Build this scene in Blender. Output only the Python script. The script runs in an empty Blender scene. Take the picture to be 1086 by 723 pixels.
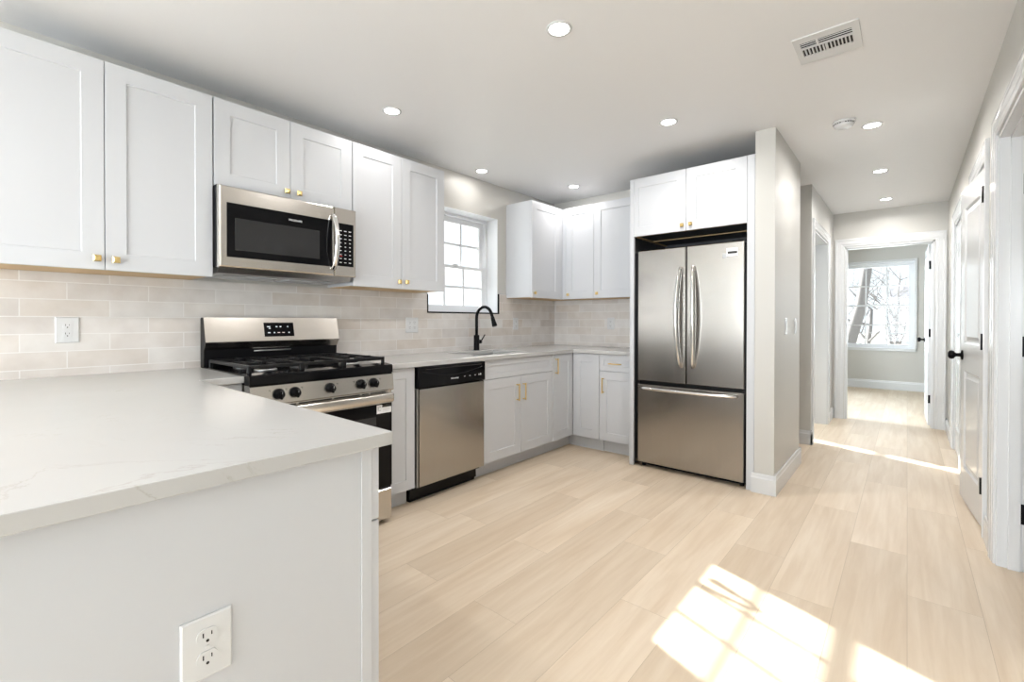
import bpy, bmesh, math, random
from mathutils import Matrix, Vector
random.seed(7)
S = bpy.context.scene
COL = S.collection
PI = math.pi

# ------------------------------------------------------------------ camera
YAW, PITCH, ROLL = math.radians(40.5443), math.radians(0.404), 0.00113
cam_d = bpy.data.cameras.new('camera')
cam_d.sensor_fit = 'HORIZONTAL'; cam_d.sensor_width = 36
cam_d.lens = 489.92 * 36 / 1086
cam_d.shift_y = -(361.5 - 344.0) / 1086
cam_d.clip_start = 0.02; cam_d.clip_end = 400
cam = bpy.data.objects.new('camera', cam_d); COL.objects.link(cam)
s_, c_ = math.sin(YAW), math.cos(YAW)
Rv = Vector((c_, s_, 0)); Fv = Vector((-s_ * math.cos(PITCH), c_ * math.cos(PITCH), -math.sin(PITCH)))
Uv = Rv.cross(Fv)
R2 = Rv * math.cos(ROLL) + Uv * math.sin(ROLL); U2 = Uv * math.cos(ROLL) - Rv * math.sin(ROLL)
m = Matrix((R2, U2, -Fv)).transposed().to_4x4(); m.translation = Vector((2.9573, 0, 1.1546))
cam.matrix_world = m
S.camera = cam

# ------------------------------------------------------------------ world, sun, daylight
S.view_settings.view_transform = 'Standard'; S.view_settings.look = 'None'
S.view_settings.gamma = 1; S.view_settings.use_curve_mapping = False
S.view_settings.exposure = 0.84
W = bpy.data.worlds.new('sky'); S.world = W; W.use_nodes = True
bg = W.node_tree.nodes['Background']
bg.inputs[0].default_value = (0.86, 0.93, 1.0, 1); bg.inputs[1].default_value = 0.9
sun_d = bpy.data.lights.new('sun', 'SUN'); sun_d.energy = 14; sun_d.angle = math.radians(0.6); sun_d.color = (1, 0.97, 0.92)
sun = bpy.data.objects.new('sun', sun_d); COL.objects.link(sun)
sun.rotation_euler = Vector((1, -0.365, -0.556)).to_track_quat('-Z', 'Y').to_euler()

def daylight(name, loc, direction, w, h, power, color=(0.88, 0.945, 1.0)):
    d = bpy.data.lights.new(name, 'AREA'); d.shape = 'RECTANGLE'; d.size = w; d.size_y = h
    d.energy = power; d.color = color
    o = bpy.data.objects.new(name, d); COL.objects.link(o); o.location = loc
    o.rotation_euler = Vector(direction).to_track_quat('-Z', 'Y').to_euler()
    return o
# area lamps at window openings; fill lamps stand in unseen windows added for light
daylight('added_fill_rear', (1.35, -4.05, 1.3), (0, 1, 0.12), 1.0, 1.9, 60)  # unseen rear windows, added as fill from behind the camera
daylight('added_fill_rear', (2.6, -4.05, 1.3), (0, 1, 0.12), 1.0, 1.9, 60)
daylight('added_fill_closet', (4.2, -4.05, 1.4), (0, 1, 0), 0.9, 1.2, 30)  # added lamp so the unseen closet room is not dark
daylight('daylight_bathroom_window', (-0.26, 5.95, 1.65), (1, 0, -0.15), 0.6, 0.8, 45)
daylight('daylight_bedroom_window', (2.54, 10.42, 1.44), (0, -1, -0.1), 0.95, 1.4, 14)
daylight('added_fill_bedroom_side', (-0.26, 7.22, 1.5), (1, 0.3, 0), 0.5, 1.15, 170)  # unseen side window, added to brighten the bedroom end wall
daylight('added_fill_living', (-0.26, -3.2, 1.5), (1, 0, 0), 0.9, 1.1, 40)  # unseen living-room windows, added for more fill and sun bounce
daylight('added_fill_living', (-0.26, -1.6, 1.5), (1, 0, 0), 0.9, 1.1, 40)

# ------------------------------------------------------------------ materials
def new_mat(name):
    m = bpy.data.materials.new(name); m.use_nodes = True
    nt = m.node_tree; return m, nt, nt.nodes['Principled BSDF']
def plain(name, col, rough=0.5, metal=0.0, bump=0.0, bscale=200, coat=0.0, spec=0.5):
    m, nt, p = new_mat(name)
    p.inputs['Base Color'].default_value = (*col, 1); p.inputs['Roughness'].default_value = rough
    p.inputs['Metallic'].default_value = metal; p.inputs['Coat Weight'].default_value = coat
    p.inputs['Specular IOR Level'].default_value = spec
    if bump:
        tc = nt.nodes.new('ShaderNodeTexCoord'); n = nt.nodes.new('ShaderNodeTexNoise')
        n.inputs['Scale'].default_value = bscale; n.inputs['Detail'].default_value = 3
        b = nt.nodes.new('ShaderNodeBump'); b.inputs['Strength'].default_value = bump; b.inputs['Distance'].default_value = 0.002
        nt.links.new(tc.outputs['Object'], n.inputs['Vector']); nt.links.new(n.outputs['Fac'], b.inputs['Height'])
        nt.links.new(b.outputs['Normal'], p.inputs['Normal'])
    return m
def emit(name, col, st):
    m, nt, p = new_mat(name)
    p.inputs['Base Color'].default_value = (0.8, 0.8, 0.8, 1)
    p.inputs['Emission Color'].default_value = (*col, 1); p.inputs['Emission Strength'].default_value = st
    return m
def steel(name, col, rough, axis):
    """brushed steel; fine scratches run along the given local axis"""
    m, nt, p = new_mat(name)
    p.inputs['Metallic'].default_value = 1; p.inputs['Roughness'].default_value = rough
    tc = nt.nodes.new('ShaderNodeTexCoord'); mp = nt.nodes.new('ShaderNodeMapping')
    sc = [260, 260, 260]; sc['xyz'.index(axis)] = 2.5
    mp.inputs['Scale'].default_value = sc
    n = nt.nodes.new('ShaderNodeTexNoise'); n.inputs['Scale'].default_value = 1; n.inputs['Detail'].default_value = 2
    nt.links.new(tc.outputs['Object'], mp.inputs['Vector']); nt.links.new(mp.outputs['Vector'], n.inputs['Vector'])
    mx = nt.nodes.new('ShaderNodeMix'); mx.data_type = 'RGBA'
    mx.inputs['A'].default_value = (*[c * 0.93 for c in col], 1); mx.inputs['B'].default_value = (*[min(1, c * 1.06) for c in col], 1)
    nt.links.new(n.outputs['Fac'], mx.inputs['Factor']); nt.links.new(mx.outputs['Result'], p.inputs['Base Color'])
    b = nt.nodes.new('ShaderNodeBump'); b.inputs['Strength'].default_value = 0.05; b.inputs['Distance'].default_value = 0.001
    nt.links.new(n.outputs['Fac'], b.inputs['Height']); nt.links.new(b.outputs['Normal'], p.inputs['Normal'])
    return m
def glass_mat(name):
    m = bpy.data.materials.new(name); m.use_nodes = True; nt = m.node_tree; nt.nodes.clear()
    o = nt.nodes.new('ShaderNodeOutputMaterial'); t = nt.nodes.new('ShaderNodeBsdfTransparent'); g = nt.nodes.new('ShaderNodeBsdfGlossy')
    g.inputs['Roughness'].default_value = 0.01; t.inputs['Color'].default_value = (0.96, 0.98, 0.98, 1)
    mx = nt.nodes.new('ShaderNodeMixShader'); f = nt.nodes.new('ShaderNodeFresnel'); f.inputs['IOR'].default_value = 1.3
    nt.links.new(f.outputs[0], mx.inputs[0]); nt.links.new(t.outputs[0], mx.inputs[1]); nt.links.new(g.outputs[0], mx.inputs[2])
    nt.links.new(mx.outputs[0], o.inputs['Surface']); return m

def counter_mat():
    m, nt, p = new_mat('white_quartz')
    tc = nt.nodes.new('ShaderNodeTexCoord')
    n1 = nt.nodes.new('ShaderNodeTexNoise'); n1.inputs['Scale'].default_value = 1.7; n1.inputs['Detail'].default_value = 9; n1.inputs['Roughness'].default_value = 0.62
    n1.inputs['Distortion'].default_value = 1.6
    nt.links.new(tc.outputs['Object'], n1.inputs['Vector'])
    r = nt.nodes.new('ShaderNodeValToRGB'); e = r.color_ramp.elements
    base = (0.50, 0.497, 0.49, 1)
    e[0].position = 0.0; e[0].color = base; e[1].position = 1; e[1].color = base
    a = e.new(0.494); a.color = base; b = e.new(0.5); b.color = (0.43, 0.415, 0.39, 1); c = e.new(0.506); c.color = base
    n2 = nt.nodes.new('ShaderNodeTexNoise'); n2.inputs['Scale'].default_value = 2.3; n2.inputs['Detail'].default_value = 2
    nt.links.new(tc.outputs['Object'], n2.inputs['Vector'])
    r2 = nt.nodes.new('ShaderNodeValToRGB'); r2.color_ramp.elements[0].position = 0.5; r2.color_ramp.elements[1].position = 0.68
    nt.links.new(n2.outputs['Fac'], r2.inputs['Fac'])
    n3 = nt.nodes.new('ShaderNodeTexNoise'); n3.inputs['Scale'].default_value = 5; n3.inputs['Detail'].default_value = 5
    nt.links.new(tc.outputs['Object'], n3.inputs['Vector'])
    cl = nt.nodes.new('ShaderNodeMix'); cl.data_type = 'RGBA'; cl.inputs['A'].default_value = base; cl.inputs['B'].default_value = (0.48, 0.475, 0.465, 1)
    nt.links.new(n3.outputs['Fac'], cl.inputs['Factor'])
    mx = nt.nodes.new('ShaderNodeMix'); mx.data_type = 'RGBA'
    nt.links.new(r2.outputs['Color'], mx.inputs['Factor']); nt.links.new(n1.outputs['Fac'], r.inputs['Fac'])
    nt.links.new(cl.outputs['Result'], mx.inputs['A']); nt.links.new(r.outputs['Color'], mx.inputs['B'])
    nt.links.new(mx.outputs['Result'], p.inputs['Base Color'])
    p.inputs['Roughness'].default_value = 0.2
    return m

def tile_mat(name, horizontal):
    """glazed zellige-like brick tile; horizontal = 'y' (window wall) or 'x'"""
    m, nt, p = new_mat(name)
    tc = nt.nodes.new('ShaderNodeTexCoord'); sp = nt.nodes.new('ShaderNodeSeparateXYZ'); cb = nt.nodes.new('ShaderNodeCombineXYZ')
    nt.links.new(tc.outputs['Object'], sp.inputs[0])
    ax = nt.nodes.new('ShaderNodeMath'); ax.operation = 'ADD'; ax.inputs[1].default_value = -0.134 + 3.02 if horizontal == 'y' else 0.12
    nt.links.new(sp.outputs['Y' if horizontal == 'y' else 'X'], ax.inputs[0])
    az = nt.nodes.new('ShaderNodeMath'); az.operation = 'ADD'; az.inputs[1].default_value = -0.936 + 0.079 * 2 * 4
    nt.links.new(sp.outputs['Z'], az.inputs[0])
    nt.links.new(ax.outputs[0], cb.inputs[0]); nt.links.new(az.outputs[0], cb.inputs[1])
    br = nt.nodes.new('ShaderNodeTexBrick'); br.offset = 0.5; br.offset_frequency = 2; br.squash = 1
    br.inputs['Scale'].default_value = 1; br.inputs['Brick Width'].default_value = 0.302; br.inputs['Row Height'].default_value = 0.079
    br.inputs['Mortar Size'].default_value = 0.0024; br.inputs['Mortar Smooth'].default_value = 0.15; br.inputs['Bias'].default_value = 0
    br.inputs['Color1'].default_value = (0.0, 0.0, 0.0, 1); br.inputs['Color2'].default_value = (1, 1, 1, 1); br.inputs['Mortar'].default_value = (0.5, 0.5, 0.5, 1)
    nt.links.new(cb.outputs[0], br.inputs['Vector'])
    ramp = nt.nodes.new('ShaderNodeValToRGB'); e = ramp.color_ramp.elements
    e[0].position = 0; e[0].color = (0.60, 0.56, 0.53, 1); e[1].position = 1; e[1].color = (0.70, 0.685, 0.665, 1)
    k = e.new(0.35); k.color = (0.685, 0.66, 0.64, 1); k = e.new(0.7); k.color = (0.63, 0.575, 0.525, 1)
    nt.links.new(br.outputs['Color'], ramp.inputs['Fac'])
    n = nt.nodes.new('ShaderNodeTexNoise'); n.inputs['Scale'].default_value = 9; n.inputs['Detail'].default_value = 4
    nt.links.new(tc.outputs['Object'], n.inputs['Vector'])
    ov = nt.nodes.new('ShaderNodeMix'); ov.data_type = 'RGBA'; ov.blend_type = 'OVERLAY'; ov.inputs['Factor'].default_value = 0.28
    nt.links.new(ramp.outputs['Color'], ov.inputs['A']); nt.links.new(n.outputs['Fac'], ov.inputs['B'])
    mx = nt.nodes.new('ShaderNodeMix'); mx.data_type = 'RGBA'; mx.inputs['B'].default_value = (0.75, 0.73, 0.71, 1)
    nt.links.new(br.outputs['Fac'], mx.inputs['Factor']); nt.links.new(ov.outputs['Result'], mx.inputs['A'])
    nt.links.new(mx.outputs['Result'], p.inputs['Base Color'])
    p.inputs['Roughness'].default_value = 0.14
    n2 = nt.nodes.new('ShaderNodeTexNoise'); n2.inputs['Scale'].default_value = 26; n2.inputs['Detail'].default_value = 2
    nt.links.new(tc.outputs['Object'], n2.inputs['Vector'])
    inv = nt.nodes.new('ShaderNodeMath'); inv.operation = 'MULTIPLY'; inv.inputs[1].default_value = -0.7
    nt.links.new(br.outputs['Fac'], inv.inputs[0])
    ad = nt.nodes.new('ShaderNodeMath'); ad.operation = 'ADD'
    nt.links.new(inv.outputs[0], ad.inputs[0]); nt.links.new(n2.outputs['Fac'], ad.inputs[1])
    b = nt.nodes.new('ShaderNodeBump'); b.inputs['Strength'].default_value = 0.35; b.inputs['Distance'].default_value = 0.002
    nt.links.new(ad.outputs[0], b.inputs['Height']); nt.links.new(b.outputs['Normal'], p.inputs['Normal'])
    return m

def floor_mat():
    m, nt, p = new_mat('light_oak_planks')
    at = nt.nodes.new('ShaderNodeAttribute'); at.attribute_name = 'plank'
    tc = nt.nodes.new('ShaderNodeTexCoord')
    ofs = nt.nodes.new('ShaderNodeVectorMath'); ofs.operation = 'MULTIPLY_ADD'
    ofs.inputs[1].default_value = (13, 37, 5)
    nt.links.new(at.outputs['Vector'], ofs.inputs[0]); nt.links.new(tc.outputs['Object'], ofs.inputs[2])
    mp = nt.nodes.new('ShaderNodeMapping'); mp.inputs['Scale'].default_value = (26, 1.6, 1)
    nt.links.new(ofs.outputs[0], mp.inputs['Vector'])
    n = nt.nodes.new('ShaderNodeTexNoise'); n.inputs['Scale'].default_value = 1; n.inputs['Detail'].default_value = 7; n.inputs['Roughness'].default_value = 0.6; n.inputs['Distortion'].default_value = 0.5
    nt.links.new(mp.outputs[0], n.inputs['Vector'])
    mp2 = nt.nodes.new('ShaderNodeMapping'); mp2.inputs['Scale'].default_value = (5, 0.8, 1)
    nt.links.new(ofs.outputs[0], mp2.inputs['Vector'])
    n2 = nt.nodes.new('ShaderNodeTexNoise'); n2.inputs['Scale'].default_value = 1; n2.inputs['Detail'].default_value = 4; n2.inputs['Distortion'].default_value = 1.2
    nt.links.new(mp2.outputs[0], n2.inputs['Vector'])
    r = nt.nodes.new('ShaderNodeValToRGB'); e = r.color_ramp.elements
    e[0].position = 0.2; e[0].color = (0.66, 0.54, 0.41, 1); e[1].position = 0.8; e[1].color = (0.80, 0.70, 0.575, 1)
    nt.links.new(n.outputs['Fac'], r.inputs['Fac'])
    r2 = nt.nodes.new('ShaderNodeValToRGB'); e = r2.color_ramp.elements
    e[0].position = 0.3; e[0].color = (0.90, 0.86, 0.81, 1); e[1].position = 0.7; e[1].color = (1.0, 1.0, 1.0, 1)
    nt.links.new(n2.outputs['Fac'], r2.inputs['Fac'])
    m1 = nt.nodes.new('ShaderNodeMix'); m1.data_type = 'RGBA'; m1.blend_type = 'MULTIPLY'; m1.inputs['Factor'].default_value = 1
    nt.links.new(r.outputs['Color'], m1.inputs['A']); nt.links.new(r2.outputs['Color'], m1.inputs['B'])
    r3 = nt.nodes.new('ShaderNodeValToRGB'); e = r3.color_ramp.elements
    e[0].position = 0; e[0].color = (0.91, 0.90, 0.885, 1); e[1].position = 1; e[1].color = (1.03, 1.03, 1.03, 1)
    sx = nt.nodes.new('ShaderNodeSeparateXYZ'); nt.links.new(at.outputs['Vector'], sx.inputs[0]); nt.links.new(sx.outputs['X'], r3.inputs['Fac'])
    m2 = nt.nodes.new('ShaderNodeMix'); m2.data_type = 'RGBA'; m2.blend_type = 'MULTIPLY'; m2.inputs['Factor'].default_value = 1
    nt.links.new(m1.outputs['Result'], m2.inputs['A']); nt.links.new(r3.outputs['Color'], m2.inputs['B'])
    nt.links.new(m2.outputs['Result'], p.inputs['Base Color'])
    p.inputs['Roughness'].default_value = 0.5; p.inputs['Specular IOR Level'].default_value = 0.3
    b = nt.nodes.new('ShaderNodeBump'); b.inputs['Strength'].default_value = 0.12; b.inputs['Distance'].default_value = 0.001
    nt.links.new(n.outputs['Fac'], b.inputs['Height']); nt.links.new(b.outputs['Normal'], p.inputs['Normal'])
    return m
def siding_mat():
    m, nt, p = new_mat('pale_siding')
    tc = nt.nodes.new('ShaderNodeTexCoord'); w = nt.nodes.new('ShaderNodeTexWave'); w.bands_direction = 'Z'; w.wave_profile = 'SAW'
    w.inputs['Scale'].default_value = 1.6
    r = nt.nodes.new('ShaderNodeValToRGB'); r.color_ramp.elements[0].color = (0.45, 0.47, 0.52, 1); r.color_ramp.elements[1].color = (0.75, 0.77, 0.8, 1)
    r.color_ramp.elements[1].position = 0.15
    nt.links.new(tc.outputs['Object'], w.inputs['Vector']); nt.links.new(w.outputs['Fac'], r.inputs['Fac']); nt.links.new(r.outputs['Color'], p.inputs['Base Color'])
    return m

M = dict(
    cab=plain('white_cabinet_paint', (0.56, 0.572, 0.597), 0.36),
    niche_shade=plain('painted_niche_shade', (0.05, 0.05, 0.055), 0.5),  # near-black stands for shade in the fridge niche, put into the colour
    wood=plain('bare_plywood', (0.62, 0.44, 0.24), 0.6, bump=0.2, bscale=60),
    gold=plain('brushed_gold', (0.83, 0.62, 0.27), 0.28, 1.0),
    wall=plain('greige_wall_paint', (0.555, 0.545, 0.515), 0.42, bump=0.05, bscale=90),
    ceil=plain('ceiling_paint', (0.76, 0.76, 0.765), 0.5, bump=0.04, bscale=90),
    trim=plain('white_trim_paint', (0.66, 0.67, 0.68), 0.2),
    vinyl=plain('white_vinyl', (0.80, 0.82, 0.85), 0.3),
    plastic=plain('white_plastic', (0.65, 0.655, 0.66), 0.25),
    black=plain('black_enamel', (0.004, 0.004, 0.005), 0.12, spec=0.18),
    bplast=plain('black_plastic', (0.005, 0.005, 0.006), 0.35, spec=0.15),
    iron=plain('cast_iron', (0.008, 0.008, 0.009), 0.35, bump=0.3, bscale=300, spec=0.25),
    matte=plain('matte_black', (0.003, 0.003, 0.004), 0.35, spec=0.12),
    slot=plain('dark_slot', (0.015, 0.013, 0.012), 0.8),
    grey=plain('grey_print', (0.45, 0.46, 0.48), 0.6),
    ink=plain('black_print', (0.02, 0.02, 0.02), 0.6),
    red=plain('red_print', (0.6, 0.05, 0.04), 0.6),
    white=plain('white_print', (0.85, 0.85, 0.87), 0.5),
    dglass=plain('smoked_glass', (0.03, 0.03, 0.031), 0.06, spec=0.3),
    steel_z=steel('steel_brushed_upright', (0.40, 0.378, 0.352), 0.21, 'z'),
    steel_y=steel('steel_brushed_across', (0.60, 0.57, 0.53), 0.25, 'y'),
    chrome=plain('polished_steel', (0.78, 0.77, 0.76), 0.12, 1.0),
    sink=steel('sink_steel', (0.6, 0.6, 0.6), 0.3, 'y'),
    galv=plain('galvanised_steel', (0.42, 0.42, 0.42), 0.35, 1.0),
    lamp=emit('lamp_lens', (1.0, 0.97, 0.93), 9),
    digits=emit('display_digits', (0.45, 0.75, 1.0), 0.12),
    digits_red=emit('display_digits_red', (1.0, 0.2, 0.1), 0.12),
    glass=glass_mat('window_glass'), quartz=counter_mat(), tile_y=tile_mat('tile_window_wall', 'y'), tile_x=tile_mat('tile_rear_wall', 'x'),
    floor=floor_mat(), bark=plain('grey_bark', (0.20, 0.19, 0.19), 0.9, bump=0.8, bscale=12),
    twig=plain('pale_twigs', (0.22, 0.20, 0.19), 0.9), ground=plain('winter_ground', (0.45, 0.44, 0.40), 0.95, bump=0.5, bscale=3),
    siding=siding_mat(), roof=plain('roof_shingle', (0.25, 0.25, 0.28), 0.9), plywall=plain('closet_paint', (0.5, 0.49, 0.46), 0.6),
)

# ------------------------------------------------------------------ mesh builder
class MB:
    def __init__(s): s.v = []; s.f = []; s.sm = []; s.M = Matrix.Identity(4)
    def add(s, vs, fs, smooth=False):
        n = len(s.v); s.v += [tuple(s.M @ Vector(v)) for v in vs]
        for f in fs: s.f.append(tuple(i + n for i in f)); s.sm.append(smooth)
        return s
    def box(s, x0, x1, y0, y1, z0, z1, b=0.0, seg=1):
        if b <= 0:
            vs = [(x, y, z) for x in (x0, x1) for y in (y0, y1) for z in (z0, z1)]
            return s.add(vs, [(0, 1, 3, 2), (4, 6, 7, 5), (0, 4, 5, 1), (2, 3, 7, 6), (0, 2, 6, 4), (1, 5, 7, 3)])
        bm = bmesh.new(); bmesh.ops.create_cube(bm, size=1)
        for v in bm.verts:
            v.co = Vector(((x0 + x1) / 2 + v.co.x * (x1 - x0), (y0 + y1) / 2 + v.co.y * (y1 - y0), (z0 + z1) / 2 + v.co.z * (z1 - z0)))
        bmesh.ops.bevel(bm, geom=list(bm.edges), offset=b, segments=seg, profile=0.5, affect='EDGES')
        bm.verts.index_update()
        s.add([v.co.copy() for v in bm.verts], [[v.index for v in f.verts] for f in bm.faces], seg > 1); bm.free(); return s
    def loops(s, loops, smooth=False, cap0=True, cap1=True, closed=False):
        n = len(loops[0]); vs = [p for l in loops for p in l]; fs = []
        for i in range(len(loops) - 1 + (1 if closed else 0)):
            for j in range(n):
                a = i * n + j; b = i * n + (j + 1) % n; k = ((i + 1) % len(loops)) * n
                fs.append((a, b, k + (j + 1) % n, k + j))
        s.add(vs, fs, smooth)
        m = len(s.v) - len(vs)
        if not closed:
            if cap0: s.f.append(tuple(m + j for j in range(n))[::-1]); s.sm.append(False)
            if cap1: s.f.append(tuple(m + (len(loops) - 1) * n + j for j in range(n))); s.sm.append(False)
        return s
    def tube(s, pts, r, seg=12, smooth=True, closed=False, scale2=None):
        pts = [Vector(p) for p in pts]; N = len(pts); rs = r if isinstance(r, (list, tuple)) else [r] * N
        T = []
        for i in range(N):
            if closed: t = pts[(i + 1) % N] - pts[i - 1]
            else: t = pts[min(i + 1, N - 1)] - pts[max(i - 1, 0)]
            T.append(t.normalized())
        up = Vector((0, 0, 1)) if abs(T[0].z) < 0.9 else Vector((1, 0, 0))
        n = (up - T[0] * up.dot(T[0])).normalized(); L = []
        for i in range(N):
            n = (n - T[i] * n.dot(T[i])).normalized(); b = T[i].cross(n)
            L.append([pts[i] + n * (math.cos(a) * rs[i]) + b * (math.sin(a) * rs[i] * (scale2 or 1)) for a in [2 * PI * k / seg for k in range(seg)]])
        return s.loops(L, smooth, closed=closed)
    def cyl(s, p0, p1, r, seg=20, r2=None): return s.tube([p0, p1], [r, r if r2 is None else r2], seg)
    def lathe(s, prof, origin, axis='z', seg=24, smooth=True, ring=False):
        o = Vector(origin); L = []
        for r, h in prof:
            r = max(r, 1e-5); l = []
            for k in range(seg):
                a = 2 * PI * k / seg; c, d = r * math.cos(a), r * math.sin(a)
                l.append(o + (Vector((c, d, h)) if axis == 'z' else Vector((h, c, d)) if axis == 'x' else Vector((d, h, c))))
            L.append(l)
        if ring: s.loops([[l[k] for l in L] for k in range(seg)], smooth, closed=True); return s
        return s.loops(L, smooth)
    def prism(s, poly, axis, a, b):
        def P(u, v, t): return (t, u, v) if axis == 'x' else (u, t, v) if axis == 'y' else (u, v, t)
        return s.loops([[P(u, v, a) for u, v in poly], [P(u, v, b) for u, v in poly]])
    def slab(s, axis, t0, t1, us, vs, keep):
        """plate of grid cells: axis is its thickness; keep(u, v) tells which cells stand"""
        def P(u, v, t): return (t, u, v) if axis == 'x' else (u, t, v) if axis == 'y' else (u, v, t)
        nu, nv = len(us) - 1, len(vs) - 1
        K = lambda i, j: 0 <= i < nu and 0 <= j < nv and keep((us[i] + us[i + 1]) / 2, (vs[j] + vs[j + 1]) / 2)
        for i in range(nu):
            for j in range(nv):
                if not K(i, j): continue
                a, b, c, d = us[i], us[i + 1], vs[j], vs[j + 1]
                for t in (t0, t1): s.add([P(a, c, t), P(b, c, t), P(b, d, t), P(a, d, t)], [(0, 1, 2, 3)])
                if not K(i - 1, j): s.add([P(a, c, t0), P(a, d, t0), P(a, d, t1), P(a, c, t1)], [(0, 1, 2, 3)])
                if not K(i + 1, j): s.add([P(b, c, t0), P(b, d, t0), P(b, d, t1), P(b, c, t1)], [(0, 1, 2, 3)])
                if not K(i, j - 1): s.add([P(a, c, t0), P(b, c, t0), P(b, c, t1), P(a, c, t1)], [(0, 1, 2, 3)])
                if not K(i, j + 1): s.add([P(a, d, t0), P(b, d, t0), P(b, d, t1), P(a, d, t1)], [(0, 1, 2, 3)])
        return s
    def rect_rings(s, prof, a, b, c, e):
        """closed panel in the y-z plane; prof = [(inset, x)...] from back to front"""
        return s.loops([[(x, a + i, c + i), (x, b - i, c + i), (x, b - i, e - i), (x, a + i, e - i)] for i, x in prof])
    def build(s, name, mat, parent=None, weld=True):
        me = bpy.data.meshes.new(name)
        bm = bmesh.new(); vs = [bm.verts.new(v) for v in s.v]
        for f, sm in zip(s.f, s.sm):
            try:
                q = bm.faces.new([vs[i] for i in f]); q.smooth = sm
            except ValueError: pass
        if weld: bmesh.ops.remove_doubles(bm, verts=list(bm.verts), dist=1e-5)
        bmesh.ops.recalc_face_normals(bm, faces=list(bm.faces)); bm.to_mesh(me); bm.free()
        me.materials.append(M[mat] if isinstance(mat, str) else mat)
        o = bpy.data.objects.new(name, me); COL.objects.link(o)
        if parent is not None: o.parent = parent
        return o

def mb(): return MB()
def bx(*a, **k): return MB().box(*a, **k)
def thing(name, label, cat, loc=(0, 0, 0), rz=0.0, group=None):
    o = bpy.data.objects.new(name, None); COL.objects.link(o); o.empty_display_size = 0.1
    o.location = loc; o.rotation_euler = (0, 0, rz); o['label'] = label; o['category'] = cat
    if group: o['group'] = group
    return o
def tag(o, label, cat, group=None):
    o['label'] = label; o['category'] = cat
    if group: o['group'] = group
    return o
def struct(o): o['kind'] = 'structure'; return o
def sroot(name, loc=(0, 0, 0), rz=0.0):
    o = bpy.data.objects.new(name, None); COL.objects.link(o); o.location = loc; o.rotation_euler = (0, 0, rz); o.empty_display_size = 0.1
    o['kind'] = 'structure'; return o
def dup(root, loc, label):
    r = root.copy(); COL.objects.link(r); r.location = loc; r['label'] = label
    for ch in list(root.children):
        c = ch.copy(); COL.objects.link(c); c.parent = r
        for g in list(ch.children):
            d = g.copy(); COL.objects.link(d); d.parent = c
    return r
def text(name, s, size, M4, mat, parent, depth=0.0004):
    cu = bpy.data.curves.new(name, 'FONT'); cu.body = s; cu.size = size; cu.align_x = 'CENTER'; cu.align_y = 'CENTER'; cu.extrude = depth
    t = bpy.data.objects.new(name + '_tmp', cu); COL.objects.link(t)
    bpy.context.view_layer.update()
    me = bpy.data.meshes.new_from_object(t.evaluated_get(bpy.context.evaluated_depsgraph_get()))
    bpy.data.objects.remove(t); bpy.data.curves.remove(cu)
    me.transform(M4); me.materials.clear(); me.materials.append(M[mat])
    o = bpy.data.objects.new(name, me); COL.objects.link(o)
    if parent: o.parent = parent
    return o
def face_x(x, y, z):      # text plane facing +x, reading along +y
    return Matrix(((0, 0, 1, x), (1, 0, 0, y), (0, 1, 0, z), (0, 0, 0, 1)))
def face_my(x, y, z):     # facing -y, reading along +x
    return Matrix(((1, 0, 0, x), (0, 0, -1, y), (0, 1, 0, z), (0, 0, 0, 1)))

# ------------------------------------------------------------------ the shell
ZC = 2.438
XR = 3.285
# floor planks
def make_floor():
    me = bpy.data.meshes.new('floor'); bm = bmesh.new(); lay = bm.faces.layers.float_vector.new('plank_f')
    colr = bm.loops.layers.float_vector.new('plank')
    w = 0.2265; x0 = 2.737 - w * 13; L = 1.22; g = 0.0006
    fixed = {0: 2.995, 1: 2.56, -1: 3.46, -2: 2.575, -3: 1.75, -4: 1.0, -5: 1.344, -6: 1.854, -7: 2.56, -8: 1.9, 2: 3.3}
    tone = {(0, 0): .3, (1, -1): .75, (-1, 0): .2}
    for k in range(-14, 14):
        a = 2.737 + k * w; b = a + w
        y = fixed.get(k, random.uniform(0, L)); y -= math.ceil((y + 4.2) / L) * L; j = 0
        while y < 10.3:
            v = [bm.verts.new(p) for p in ((a + g, y + g, 0), (b - g, y + g, 0), (b - g, y + L - g, 0), (a + g, y + L - g, 0))]
            f = bm.faces.new(v); q = Vector((random.random(), random.random(), random.random()))
            for l in f.loops: l[colr] = q
            y += L; j += 1
    # dark joint bed just under the planks
    bm.normal_update(); bm.to_mesh(me); bm.free(); me.materials.append(M['floor'])
    o = bpy.data.objects.new('floor', me); COL.objects.link(o); struct(o)
    b = bx(-0.3, 6.0, -4.4, 10.6, -0.12, -0.0015).build('floor_joint_bed', plain('plank_joint', (0.42, 0.33, 0.23), 0.7), o)
make_floor()
struct(bx(-0.2, 6.0, -4.2, 10.35, ZC, ZC + 0.15).build('ceiling', 'ceil'))

def wall(name, axis, t0, t1, us, holes, z1=ZC, mat='wall'):
    """holes = [(u0, u1, z0, z1)]; wall plate with rectangular openings"""
    U = sorted(set([us[0], us[1]] + [h[0] for h in holes] + [h[1] for h in holes])); V = sorted(set([0, z1] + [h[2] for h in holes] + [h[3] for h in holes]))
    o = mb().slab(axis, t0, t1, U, V, lambda u, v: not any(h[0] < u < h[1] and h[2] < v < h[3] for h in holes)).build(name, mat)
    return struct(o)
KW = (2.40, 3.245, 1.232, 2.12)      # kitchen window opening in the left wall: y0 y1 z0 z1
BW = (5.62, 6.35, 1.232, 2.12)       # bathroom window
SW = (6.95, 7.5, 0.9, 2.1); LW1 = (-3.7, -2.7, 0.9, 2.1); LW2 = (-2.1, -1.1, 0.9, 2.1)  # unseen windows added to brighten bedroom and living room
FW = (2.04, 3.05, 0.70, 2.17)        # bedroom window opening: x0 x1 z0 z1
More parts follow.
